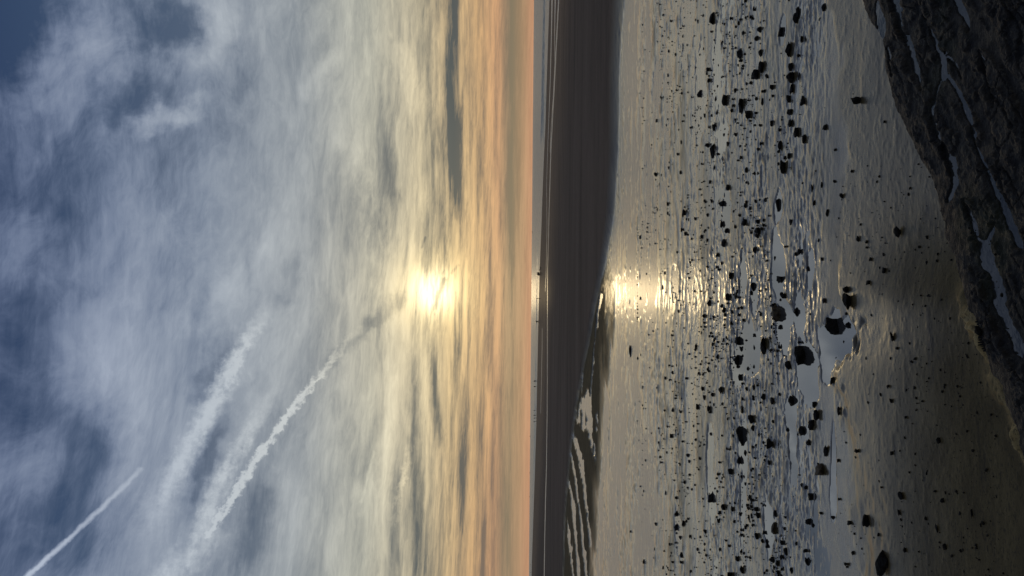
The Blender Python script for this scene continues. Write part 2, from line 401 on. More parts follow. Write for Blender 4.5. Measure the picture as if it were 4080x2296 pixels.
# flats: low ridges drawn out along the shore
jit = fbm(X * 0.9, Y * 0.9, 3, 40) * 0.35
fl = 0.014 * fbm(X * 0.30, (Y + jit) * 0.95, 3, 5) + (0.0035 + 0.006 * sm(11, 15, Y)) * fbm(X * 1.0, (Y + jit) * 3.2, 2, 9, 0.6)
band = sm(8.4, 10.0, Y)
patchy = np.clip(0.75 + 1.2 * fbm(X * 0.5, Y * 0.9, 2, 13), 0.25, 1.3)
near_r = 1 - sm(13, 18, Y)
fl = fl + band * patchy * (0.021 * near_r * fbm(X * 5.5, (Y + jit * 0.2) * 16.0, 3, 17, 0.75) + 0.024 * (1 - near_r) * fbm(X * 2.6, (Y + jit * 0.3) * 7.5, 3, 18, 0.75))
fl = fl + 0.007 + 0.012 * sm(16, 21, Y) * fbm(X * 0.8, (Y + jit) * 2.4, 3, 19, 0.6) - 0.010 * sm(18, 23, Y)
# foreground sand lies higher and is smoother
s_f = sm(0.0, 1.6, Yf - Y + wob * 0.25)
s_edge = sm(-0.08, 0.28 + 0.9 * sm(0.1, 0.3, -T), Yf - Y + wob2 * 0.45)
leftness = 1 - sm(-0.03, 0.07, T)
fg = 0.014 + 0.045 * s_edge * leftness * (1 - 0.65 * sm(0.1, 0.25, -T)) + 0.05 * s_f * (0.25 + 0.75 * leftness) + 0.0045 * fbm(X * 1.4, Y * 2.6, 3, 23) + 0.0045 * np.maximum(fbm(X * 10, Y * 16, 3, 29, 0.7), -0.1)
z = fl * (1 - s_edge) + fg * s_edge
right_wet = sm(0.02, 0.16, T) * s_edge         # the smooth wet side towards the ledge
# pools
pool_cut = np.zeros_like(z); pn = fbm(X * 2.2, Y * 4.5, 3, 61) * 0.75
POOLS = [(3325, 1330, 70, 95), (3385, 1300, 18, 50), (3215, 1480, 40, 90), (3225, 1545, 32, 60), (3118, 1300, 34, 110), (3100, 1090, 22, 150), (2990, 1410, 32, 120),
         (2945, 1440, 24, 100), (3232, 1060, 14, 80), (3185, 1250, 18, 80), (3150, 1640, 24, 70), (3322, 1850, 10, 220), (3300, 1410, 26, 100), (3105, 830, 12, 60),
         (2880, 560, 20, 60), (2895, 840, 18, 90), (2560, 1130, 12, 90), (2690, 1130, 12, 60), (2960, 1130, 14, 90), (3010, 1180, 16, 80), (3120, 120, 10, 50),
         (3160, 1790, 14, 120), (3065, 2130, 22, 110), (2960, 1790, 14, 110), (2960, 2030, 10, 140), (2840, 2000, 14, 100), (2830, 1820, 14, 120), (2705, 2120, 14, 80),
         (2790, 400, 20, 190), (2740, 120, 26, 130), (2860, 250, 18, 120), (2620, 330, 16, 90), (3250, 2060, 8, 120)]
for a, b_, ha, hb in POOLS:
    x0, y0 = gp(a, b_)
    ry = abs(gp(a - ha, b_)[1] - gp(a + ha, b_)[1]) / 2; rx = abs(gp(a, b_ - hb)[0] - gp(a, b_ + hb)[0]) / 2
    q = np.sqrt(((X - x0) / rx) ** 2 + ((Y - y0) / ry) ** 2) + pn
    pool_cut = np.maximum(pool_cut, 1 - sm(0.75, 1.15, q))
z = z * (1 - pool_cut) - 0.05 * pool_cut
# sand fingers and water between them at the foot of the bar, on the far left
def fan_line(pts):
    pts = sorted(pts, key=lambda p: -p[1])
    tt, yy, ww = [], [], []
    for a, b_, w in pts:
        x0, y0 = gp(a, b_); tt.append(x0 / y0); yy.append(y0); ww.append(abs(gp(a - w, b_)[1] - gp(a + w, b_)[1]) / 2)
    return np.interp(CT, tt, yy)[None, :], np.interp(CT, tt, ww)[None, :], sm(tt[0] - 0.012, tt[0] + 0.004, CT)[None, :] * (1 - sm(tt[-1] - 0.004, tt[-1] + 0.006, CT))[None, :], tt
def zc_(ox, oy, pts): return [(ox + a / 2.417, oy + b_ / 2.417, w / 2.417) for a, b_, w in pts]
FING = [
 zc_(2050, 1150, [(845, 60, 16), (812, 200, 12), (795, 330, 12), (778, 550, 9), (757, 800, 9), (742, 1000, 10), (735, 1150, 14)]),
 zc_(2050, 1150, [(668, 720, 5), (658, 850, 7), (650, 960, 4)]),
 zc_(2050, 1150, [(612, 900, 4), (606, 1000, 6), (600, 1130, 5)]),
 zc_(2050, 1150, [(705, 985, 8), (685, 1080, 45), (672, 1180, 75), (680, 1270, 88), (700, 1330, 66), (742, 1400, 36), (760, 1520, 30), (790, 1640, 24)]),
 zc_(2050, 1150, [(565, 1310, 5), (572, 1400, 14), (590, 1450, 18)]) + zc_(2050, 1696, [(610, 200, 20), (642, 340, 22), (668, 460, 20), (686, 640, 16), (705, 800, 14), (722, 950, 13), (735, 1130, 12)]),
 zc_(2050, 1696, [(540, 150, 6), (556, 330, 9), (585, 500, 14), (603, 640, 16), (628, 760, 14), (648, 900, 12), (665, 1080, 12), (684, 1260, 14), (705, 1450, 18)]),
 zc_(2050, 1696, [(532, 545, 5), (548, 660, 16), (566, 780, 18), (580, 930, 14), (594, 1080, 12), (612, 1280, 13), (626, 1450, 14)]),
 zc_(2050, 1696, [(512, 915, 4), (528, 1040, 14), (540, 1160, 14), (553, 1300, 13), (568, 1450, 12)]),
]
fing_end = np.array([gp(a, b_) for a, b_ in [(2420, 1150), (2425, 1350), (2412, 1500), (2400, 1650), (2385, 1800), (2375, 1950), (2362, 2100), (2352, 2296)]])
Ye = np.interp(CT, (fing_end[:, 0] / fing_end[:, 1])[::-1], fing_end[:, 1][::-1])[None, :]
in_f = sm(-3.5, 2.5, Y - Ye + wob * 3.5) * (1 - sm(0.0, 0.05, T + 0.005)) * (1 - sm(Yb - 0.5, Yb + 1.0, Y))
ragged = fbm(X * 0.7, Y * 0.5, 4, 71, 0.75)
zf = 0.055 + 0.03 * ragged
cut = np.zeros_like(z); wig = 1.6 * fbm(X * 0.22, Y * 0.10, 3, 73) * sm(30, 60, Y)
for f_ in FING:
    yc, hw, inside, _ = fan_line(f_)
    q = np.abs(Y - yc + wig) / np.maximum(hw, 0.05) + ragged * 1.0
    cut = np.maximum(cut, (1 - sm(0.7, 1.15, q)) * inside)
zf = zf * (1 - cut) - 0.06 * cut
z = z * (1 - in_f) + zf * in_f
# sand bar and the beach behind it
bw = np.interp(CT, [-0.4, -0.05, 0.05, 0.4], [1.2, 1.0, 1.6, 3.2])[None, :]
Ybn = Yb + 0.35 * fbm(X * 0.35, Y * 0.2, 3, 51) + 0.5 * fbm(X * 1.2, Y * 0.3, 3, 53) * (1 - sm(0.0, 0.08, T))
s_b = sm(0.0, 1.0, (Y - Ybn) / bw)
u = np.clip((Y - Yb) / np.maximum(Ys - Yb, 1), 0, 2)
bar = 0.24 + 0.05 * sm(0, 0.10, u) - 0.22 * sm(0.08, 0.55, u) + 0.025 * fbm(X * 0.07, Y * 0.10, 4, 81) + 0.006 * fbm(X * 0.6, Y * 0.6, 3, 83)
over = sm(0.85, 1.0, u)
bar = bar * (1 - over) + (SEA + 0.02) * over - 1.2 * np.clip(u - 1.0, 0, 1)
z = z * (1 - s_b) + bar * s_b
# channels left by the tide behind the bar
CH = [[(2227, -200, 3), (2227, 0, 3), (2219, 150, 2.5), (2209, 350, 2.2), (2195, 620, 2.5), (2189, 830, 1.8), (2186, 960, 1.6), (2183, 1100, 1.5), (2183, 1300, 1.4),
       (2184, 1500, 1.5), (2184, 1650, 1.8), (2182, 1850, 2.0), (2178, 2000, 2.2), (2175, 2150, 2.2), (2173, 2296, 2.4), (2170, 2500, 2.4)],
      [(2213, -200, 3), (2213, 0, 3.0), (2211, 130, 1.6), (2212, 250, 1.4), (2205, 380, 1.2), (2197, 500, 1.4), (2193, 600, 1.2)],
      [(2200, -200, 3), (2200, 0, 3.5), (2197, 150, 2), (2193, 320, 1.6), (2184, 560, 1.2), (2178, 740, 0.9), (2180, 900, 0.9), (2176, 1100, 0.9), (2173, 1150, 0.8)],
      [(2161, 1290, 0.8), (2160, 1400, 0.9), (2157, 1550, 0.7), (2155, 1640, 0.6)]]
ch_strips = []
far_cut = np.zeros_like(z); fn = 0.5 * fbm(X * 0.05, Y * 0.05, 3, 91)
for c_ in CH:
    yc, hw, inside, tt = fan_line([(a + 0.0, b_, w) for a, b_, w in c_])
    q = np.abs(Y - yc) / hw + fn
    far_cut = np.maximum(far_cut, (1 - sm(0.8, 1.2, q)) * inside)
    ch_strips.append((yc[0], hw[0], inside[0]))
z = z - far_cut * 0.06 * (u > 0.08)
# ledge of rock on the right, cut by gullies
W = np.stack([X, Y], -1)
d_l = (Yl - Y)
rag = fbm(X * 2.4, Y * 2.4, 4, 101) * 0.16
in_l = d_l + rag
led_mask = (in_l > 0)
lz = 0.175 + 0.02 * sm(0, 0.5, in_l)
ld = Vector((lt[-1] * lY[-1] - lt[0] * lY[0], lY[-1] - lY[0])).normalized()
al = X * ld.x + Y * ld.y; ac = -X * ld.y + Y * ld.x          # along and across the beds
beds = np.abs(vnoise(al * 0.7, ac * 5.0 + 0.6 * fbm(al, ac * 2, 2, 120), 111)) * 2
lz = lz + 0.035 * fbm(al * 1.2, ac * 3.2, 4, 115, 0.6) + 0.022 * fbm(al * 5, ac * 8, 4, 117, 0.6) - 0.03 * (1 - sm(0.0, 0.12, beds))
cr = np.abs(vnoise(al * 1.6 + 0.5 * fbm(al * 3, ac * 3, 2, 125), ac * 7.0, 127)); cr2 = np.abs(vnoise(al * 4.5, ac * 2.2 + 0.4 * fbm(al * 2, ac * 4, 2, 126), 128))
lz = lz - 0.035 * (1 - sm(0.0, 0.045, cr)) - 0.03 * (1 - sm(0.0, 0.03, cr2))
lz = 0.45 * lz + 0.55 * np.round(lz / 0.024) * 0.024 + 0.014 * fbm(al * 15, ac * 20, 3, 129, 0.7)
lz = lz * sm(-0.02, 0.10, in_l) + z * (1 - sm(-0.02, 0.10, in_l))
E_ = lambda pts: zc_(3050, 0, pts)
F_ = lambda pts: zc_(3050, 600, pts)
G_ = lambda pts: zc_(3050, 1150, pts)
GUL = [E_([(1385, 360, 14), (1410, 480, 20), (1440, 620, 26), (1490, 730, 20), (1525, 860, 10)]),
       E_([(1540, 140, 8), (1590, 260, 14), (1640, 400, 16), (1680, 510, 18), (1720, 600, 30), (1720, 720, 36)]),
       E_([(1690, 800, 12), (1655, 880, 24), (1635, 980, 16), (1608, 1060, 18), (1625, 1160, 16), (1660, 1260, 24), (1700, 1350, 16)]),
       E_([(1770, 740, 14), (1840, 840, 16), (1900, 950, 24), (1950, 1080, 22), (2000, 1200, 22), (2030, 1330, 20), (2055, 1460, 14)]) + F_([(2130, 150, 22), (2190, 280, 20), (2225, 390, 26), (2270, 470, 34), (2300, 560, 40), (2350, 680, 40), (2400, 770, 40), (2450, 900, 46)]),
       E_([(1840, -60, 32), (1880, 60, 30), (1930, 150, 26), (1965, 230, 18), (1973, 300, 8)]),
       E_([(2070, 490, 18), (2110, 600, 18), (2145, 730, 16), (2180, 860, 22), (2225, 960, 22), (2240, 1010, 10)]),
       F_([(1940, 480, 10), (1970, 600, 18), (2010, 720, 26), (2060, 850, 30), (2120, 960, 60), (2170, 1120, 66), (2220, 1270, 68), (2260, 1420, 60)]) + G_([(2230, 110, 50), (2290, 220, 46), (2340, 320, 44), (2390, 420, 44), (2440, 560, 60)]),
       F_([(2220, 700, 14), (2190, 790, 22), (2150, 860, 22), (2120, 940, 24)]),
       E_([(1090, 60, 26), (1110, 180, 34), (1130, 300, 36), (1110, 360, 28)])]
GAPS = [E_([(1245, -60, 50), (1280, 100, 46), (1320, 250, 34), (1370, 420, 20)]), F_([(1735, -40, 26), (1790, 80, 44), (1830, 200, 50), (1840, 330, 44), (1770, 470, 24)]),
        E_([(1185, 470, 20), (1220, 580, 26), (1250, 720, 14)]), E_([(1740, 510, 12), (1850, 640, 12), (1900, 760, 10)])]
LWATER = 0.155
def carve(lines, zz, depth_z, wid=1.0):
    cutm = np.zeros_like(zz)
    for ln in lines:
        for (a, b_, w), (a2, b2, w2) in zip(ln[:-1], ln[1:]):
            p = np.array(gp(a, b_, LWATER)); q = np.array(gp(a2, b2, LWATER)); ab = q - p
            h1 = np.linalg.norm(np.array(gp(a + w, b_, LWATER)) - np.array(gp(a - w, b_, LWATER))) / 2 * 0.62
            h2 = np.linalg.norm(np.array(gp(a2 + w2, b2, LWATER)) - np.array(gp(a2 - w2, b2, LWATER))) / 2 * 0.62
            rad = max(h1, h2) * 2 + 0.2
            sel = np.nonzero((X > min(p[0], q[0]) - rad) & (X < max(p[0], q[0]) + rad) & (Y > min(p[1], q[1]) - rad) & (Y < max(p[1], q[1]) + rad))
            if not len(sel[0]): continue
            px, py = X[sel] - p[0], Y[sel] - p[1]
            t = np.clip((px * ab[0] + py * ab[1]) / (ab @ ab), 0, 1)
            d = np.hypot(px - t * ab[0], py - t * ab[1]) / ((h1 + (h2 - h1) * t) * wid)
            d = d + 0.9 * fbm(X[sel] * 7, Y[sel] * 7, 4, 131, 0.65)
            cutm[sel] = np.maximum(cutm[sel], 1 - sm(0.7, 1.3, d))
    return zz * (1 - cutm) + depth_z * cutm
lz = np.maximum(lz, LWATER + 0.012)
lz = carve(GUL, lz, LWATER + 0.010, 2.6)
lz = carve(GUL, lz, LWATER - 0.05, 1.2)
lz = carve(GAPS, lz, -0.10)
zz = np.where(led_mask, lz, z)
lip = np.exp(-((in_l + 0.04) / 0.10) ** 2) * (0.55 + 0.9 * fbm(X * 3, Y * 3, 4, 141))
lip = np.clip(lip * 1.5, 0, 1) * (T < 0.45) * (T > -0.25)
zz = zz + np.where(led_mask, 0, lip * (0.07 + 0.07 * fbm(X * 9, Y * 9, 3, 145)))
# attributes
wetm = (1 - s_b) * (1 - 0.90 * sm(0.1, 3.0, Yf - Y + wob * 0.4) * (1 - 0.75 * right_wet))
wetm = wetm * (1 - sm(0.004, 0.022, z) * (1 - s_edge) * 0.5)
wetm = np.maximum(wetm, s_b * 0.07 * sm(0.16, 0.5, u))
wetm = wetm * (1 - 0.97 * in_f * (1 - cut))
dry = s_b
V = np.stack([X, Y, zz], -1).reshape(-1, 3)
quads = fan_quads(len(RY), NC)
lm = led_mask.reshape(-1)
ql = lm[quads].sum(1) >= 2
def sub(name, V, q, attrs):
    used = np.unique(q); remap = np.full(len(V), -1, np.int64); remap[used] = np.arange(len(used))
    return grid_mesh(name, V[used], remap[q], True, {k: a.reshape(-1)[used] for k, a in attrs.items()})
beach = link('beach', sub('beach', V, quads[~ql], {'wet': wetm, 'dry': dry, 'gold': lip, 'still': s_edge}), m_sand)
tag(beach, kind='structure')
ledge = link('rock_ledge', sub('rock_ledge', V, quads[ql], {}), m_ledge)
tag(ledge, kind='structure')
# ground behind and around, under the modelled beach
S = 400
gme = grid_mesh('ground', np.array([(-S, -S, -0.6), (S, -S, -0.6), (S, 60, -0.6), (-S, 60, -0.6)]), np.array([(0, 1, 2, 3)]), attrs={'wet': np.zeros(4), 'dry': np.ones(4), 'gold': np.zeros(4), 'still': np.zeros(4)})
tag(link('ground', gme, m_sand), kind='structure')

def height(x, y):
    """beach height at a point, from the grid"""
    t = x / y
    i = np.clip(np.searchsorted(CT, t), 1, NC - 1)
    j = np.clip(np.searchsorted(-rows, -(CAMH * PXR / y)), 1, len(rows) - 1)
    return float(zz[j, i])

# ------------------------------------------------------------------ water
WT = np.linspace(-0.64, 0.64, 161)
def fan_sheet(name, y0, y1, zlev, n, m_, kind='structure'):
    a = np.linspace(0, 1, n)[:, None]
    YY = y0[None, :] + (y1 - y0)[None, :] * a
    VV = np.stack([WT[None, :] * YY, YY, np.full_like(YY, zlev)], -1).reshape(-1, 3)
    o = link(name, grid_mesh(name, VV, fan_quads(n, len(WT))), m_)
    return tag(o, kind=kind)
fan_sheet('tide_pools', np.full(161, 7.4), np.interp(WT, bt, bY) + 6, 0.0, 20, m_water)
# ledge pools: one sheet under the top of the ledge, showing only in the gullies
y1 = np.interp(WT, CT, Yl[0]) - 0.06
keep = y1 > 3.0
WT_all = WT; WT = WT[keep]
fan_sheet('gully_water', np.full(keep.sum(), 2.9), y1[keep], LWATER, 6, m_gully)
WT = WT_all
# tide channels behind the bar
for yc, hw, inside in ch_strips:
    s_ = inside > 0.5
    tt = CT[s_][::6]; ya = (yc - hw * 0.9)[s_][::6]; yb = (yc + hw * 0.9)[s_][::6]
    zs = [height(t * (a + b_) / 2, (a + b_) / 2) + 0.02 for t, a, b_ in zip(tt, ya, yb)]
    n = len(tt); zlev = np.array(zs); k = np.ones(15) / 15; zlev = np.convolve(np.pad(zlev, 7, 'edge'), k, 'valid')
    VV = np.concatenate([np.stack([tt * ya, ya, zlev], -1), np.stack([tt * yb, yb, zlev], -1)])
    q = np.array([(i, i + 1, n + i + 1, n + i) for i in range(n - 1)])
    tag(link('tidal_channel', grid_mesh('tidal_channel', VV, q), m_sea), kind='structure')
# the sea: low swells near the shore, then flat to the horizon
SR = np.concatenate([np.linspace(0.96, 1.8, 150), np.geomspace(1.82, 60, 40)])
ST = np.linspace(-0.64, 0.64, 420)
TT, RR = np.meshgrid(ST, SR)
YS = np.interp(ST, st, sY)[None, :] * RR; XS = TT * YS
wv = sm(1.0, 1.06, RR) * (1 - sm(1.3, 1.8, RR))
ph = (YS - np.interp(ST, st, sY)[None, :]) / 9.0 + 1.4 * fbm(XS * 0.012, YS * 0.02, 3, 201)
ZS = SEA + wv * 0.42 * np.maximum(0, np.cos(ph * 2 * math.pi)) ** 6 * sm(-0.1, 0.15, fbm(XS * 0.02, YS * 0.01, 3, 207))
sea = link('sea', grid_mesh('sea', np.stack([XS, YS, ZS], -1).reshape(-1, 3), fan_quads(len(SR), len(ST))), m_sea)
tag(sea, kind='structure')
far = link('sea', grid_mesh('far_sea', np.array([(-50000, 1500, -0.9), (50000, 1500, -0.9), (50000, 50000, -0.9), (-50000, 50000, -0.9)]), np.array([(0, 1, 2, 3)])), m_sea)
tag(far, kind='structure')

# ------------------------------------------------------------------ rocks
def rock_mesh(name, seed, cuts=11, sub_=3, flat=0.0):
    r = random.Random(seed)
    bm = bmesh.new(); bmesh.ops.create_icosphere(bm, subdivisions=sub_, radius=1.0)
    pl = []
    for _ in range(cuts):
        v = Vector((r.gauss(0, 1), r.gauss(0, 1), r.gauss(0, 0.8))).normalized()
        pl.append((v, r.uniform(0.40, 0.80)))
    if flat: pl.append((Vector((r.gauss(0, .2), r.gauss(0, .2), 1)).normalized(), flat))
    for v in bm.verts:
        for n, d in pl:
            k = v.co.dot(n) - d
            if k > 0: v.co -= n * k * 0.97
        q_ = v.co * 2.3 + Vector((seed, seed * .7, 0))
        v.co *= 1 + 0.16 * mnoise.noise(q_) + 0.09 * mnoise.noise(q_ * 2.6) + r.uniform(-0.015, 0.015)
    xs = [v.co.x for v in bm.verts]; ys = [v.co.y for v in bm.verts]; zs = [v.co.z for v in bm.verts]
    for v in bm.verts:                            # unit box, standing on z = 0
        v.co.x = (v.co.x - (max(xs) + min(xs)) / 2) / (max(xs) - min(xs))
        v.co.y = (v.co.y - (max(ys) + min(ys)) / 2) / (max(ys) - min(ys))
        v.co.z = (v.co.z - min(zs)) / (max(zs) - min(zs))
    me = bpy.data.meshes.new(name); bm.to_mesh(me); bm.free()
    me.materials.append(m_rock)
    return me
ROCKS = {}
ROCKS['A'] = """1903,180,60,135 1767,207,22,45 1815,150,14,30 2088,180,28,32 2160,222,16,45 2360,288,48,68 2332,370,50,50 1483,495,20,32 1549,526,22,24 1822,470,18,36
2168,520,80,100 2170,585,26,28 2155,630,18,28 2370,520,45,85 2378,650,70,110 2335,715,90,95 1480,725,22,46 1863,670,44,36 1850,706,24,40 1870,780,34,46 1790,900,60,72
2020,970,65,105 2182,1020,72,150 2248,1108,80,85 2385,980,28,70 1418,942,20,40 1368,1165,22,38 1631,1112,16,30 1836,1112,28,45 1798,1135,18,40 1922,1225,40,72
1952,1080,22,60 1760,1060,16,28 1775,1210,16,28 2022,1300,28,28 2128,1295,34,46 2055,1388,34,46 1604,1372,16,45 1858,1398,45,48 1916,1450,64,155 2120,883,14,28
1956,835,18,32 1940,950,22,60 1398,44,16,14 1556,17,16,16 2380,1385,30,40"""
ROCKS['B'] = """1570,37,24,30 1492,115,16,24 1488,168,24,36 2180,70,26,38 1360,230,34,48 1414,238,14,28 1597,214,30,44 1395,325,16,40 2238,185,44,56 1930,165,24,70 1880,305,22,40
2055,355,50,70 2003,512,66,65 2223,530,36,54 1472,515,18,50 1475,605,22,38 1634,610,54,80 1740,658,26,38 1856,622,26,40 1610,765,28,50 1645,800,36,46 1800,835,32,46
1855,868,22,48 2215,692,60,72 2342,683,46,48 2350,768,75,75 2338,822,56,55 2395,720,26,36 1995,715,40,70 2050,775,50,55 2015,890,60,100 1210,835,28,44 2315,960,54,78
1690,1078,24,38 1565,980,18,28 1948,1005,28,50 1940,1080,28,50 1945,1125,24,32 1966,1150,30,28 1447,1180,22,36 2090,1205,45,80 2300,1310,60,90 2285,1370,36,50
2148,1355,36,42 2053,1410,55,80 1738,1355,24,32 1215,1423,20,42 1425,1320,16,50"""
ROCKS['C'] = """1872,135,50,75 1992,168,34,44 2015,205,50,60 2100,225,40,44 2028,255,36,44 2025,298,26,28 1822,262,38,42 1823,330,20,28 1796,368,20,24 1830,368,22,24 2368,245,24,50
2085,335,22,45 1336,410,18,24 1288,445,14,20 1118,608,36,135 1188,670,22,38 1215,638,14,30 1750,565,32,50 1920,500,20,42 1960,660,40,55 2165,500,80,90 2235,500,32,28
2188,583,40,60 2155,690,78,110 2155,755,40,36 2395,550,70,190 2315,450,34,40 1490,742,30,24 1525,808,36,36 1450,865,26,34 1655,866,34,26 1860,782,32,42 1772,815,24,34
1985,975,50,75 1810,965,32,46 1905,1022,38,44 1825,1050,26,55 1762,1135,38,65 1872,1160,44,60 1880,1192,34,24 1918,1118,18,36 1998,1112,20,36 1528,1168,32,50
1594,1187,20,30 2180,855,54,70 2232,965,30,44 2305,950,36,66 2300,1050,28,55 2392,1045,50,70 2338,935,26,24 2195,1065,24,40 2280,1253,78,85 2187,1165,22,80
2292,1345,36,60 1895,1402,26,34 1320,1395,18,20 1265,1350,14,18 1715,1018,14,26"""
ROCKS['D'] = """2188,100,112,175 1508,100,38,46 1388,166,26,30 1407,300,32,30 1415,355,28,24 1265,338,24,26 1668,288,32,38 1680,348,24,36 1465,258,16,28 1520,225,18,30 1972,356,36,22
2085,437,72,68 2165,335,52,80 2225,265,32,60 1637,545,26,40 1215,588,20,18 1245,630,18,26 1555,698,28,32 1455,650,18,48 1566,845,60,56 1568,985,56,86 1626,945,40,70
1600,1080,34,44 1608,1243,42,56 1905,695,80,115 2010,785,52,70 1980,838,34,40 1962,915,26,45 1835,1022,36,45 1360,950,28,34 1243,1308,26,44 2225,562,26,42
2332,805,45,46 2340,860,48,60 2332,1062,60,75 2402,1030,30,40 2145,1290,48,50 2190,1385,48,80 2035,1105,30,24 2062,1160,24,30 1690,1070,24,35 1492,1143,22,30
1440,1207,20,20 1522,1315,32,24 1607,1315,28,30 1700,1410,24,40 1430,1370,18,36 1118,1022,18,32 1352,1190,18,34 2100,805,28,55 2115,922,24,32 2080,1430,70,45 2243,770,34,28"""
ROCKS['E'] = """320,110,50,120 290,190,60,100 160,310,62,85 222,480,76,140 240,650,65,75 240,745,95,110 255,860,46,110 225,955,55,75 350,380,36,70 360,970,55,100 245,1080,66,60
240,1190,46,75 300,1275,60,95 370,1340,56,90 140,1400,50,100 60,845,56,45 870,965,95,70 575,1225,40,60 15,740,30,40 565,70,45,70 1375,1232,26,50 1145,1175,20,30 70,925,28,30"""
ROCKS['F'] = """170,160,75,150 190,70,36,36 225,58,40,60 130,520,52,130 730,435,36,55 450,370,24,90 465,505,24,60 595,600,30,75 540,330,24,60 245,690,32,60 1270,780,60,110
890,850,30,60 970,880,26,36 510,865,20,40 150,1245,90,66 95,1040,26,44 415,1135,36,60 175,1395,58,65 325,980,40,60 540,1045,24,40 1010,1050,28,40 1140,1155,36,60 990,1275,36,50"""
ROCKS['G'] = """785,130,95,170 770,15,60,70 670,380,180,185 800,350,55,60 795,240,36,30 300,225,66,100 75,165,50,58 125,240,120,150 150,370,44,55 355,630,185,180 330,520,30,30
215,740,70,90 70,1085,45,70 265,1085,85,110 480,1120,60,75 490,1215,60,100 455,1310,75,100 355,1370,70,90 210,1365,36,50 640,890,36,80 705,1180,28,90 1180,945,26,40
1210,1080,32,44 1265,575,26,30 1220,460,40,90 2085,410,70,100"""
ROCKS['H'] = """415,165,50,62 50,185,92,100 585,245,50,110 530,430,95,130 35,360,32,50 440,685,66,70 355,575,40,45 380,600,30,36 415,920,60,80 460,960,30,50 95,850,45,75 195,880,44,30
90,990,75,120 655,885,44,40 20,1155,45,50 65,1290,50,60 115,1325,40,55 195,1215,45,75 385,1210,48,40 395,1310,50,75 250,1395,36,60 810,940,36,44 1305,680,52,70 1285,835,24,55
960,920,70,110 1090,1330,160,230 1160,1290,36,60 775,1335,36,34 1725,1170,34,70 1340,1200,30,45 1665,140,40,55 1705,720,30,45 700,335,24,36 708,710,24,26 1650,990,20,80
1985,850,20,80 1085,1050,20,36 1115,595,20,20 1215,265,28,40 880,245,44,40"""
ORG = {'A': (2050, 0), 'B': (2050, 600), 'C': (2050, 1150), 'D': (2050, 1696), 'E': (3050, 0), 'F': (3050, 600), 'G': (3050, 1150), 'H': (3050, 1696)}
variants = [rock_mesh('rock', 100 + k, cuts=13 + k % 7, flat=(0.45 if k % 3 == 0 else 0)) for k in range(16)]
rng = random.Random(5)
rocks = []
for key, txt in ROCKS.items():
    ox, oy = ORG[key]
    for tok in txt.split():
        a, b_, hx, wy = [float(v) / 2.417 for v in tok.split(',')]
        ix, iy = ox + a, oy + b_
        h0 = height(*gp(ix, iy))
        # a stone in still water shows as itself over its mirror image; on wet sand the image is broken; on dry sand there is none
        mode = 0 if h0 < 0.0 and ix < 3420 else (1 if ix < 3330 else 2)
        base = ix + hx * (0.02, 0.16, 0.34)[mode]
        zg = 0.0
        for _ in range(3):
            x0, y0 = gp(base, iy, zg)
            zg = max(height(x0, y0), -0.005 if ix < 3420 else -1)
        dist = math.sqrt(x0 * x0 + y0 * y0 + (CAMH - zg) ** 2)
        w = wy / FPX * dist; hgt = hx / FPX * dist
        rocks.append(dict(ix=ix, iy=iy, x=x0, y=y0, z=zg, w=w, h=hgt, px=max(hx, wy), ar=wy / hx, key=(key, tok), sink=(0.46, 0.34, 0.16)[mode], top=(0.95, 0.82, 0.85)[mode] * (0.6 if tok == '1090,1330,160,230' else 1)))
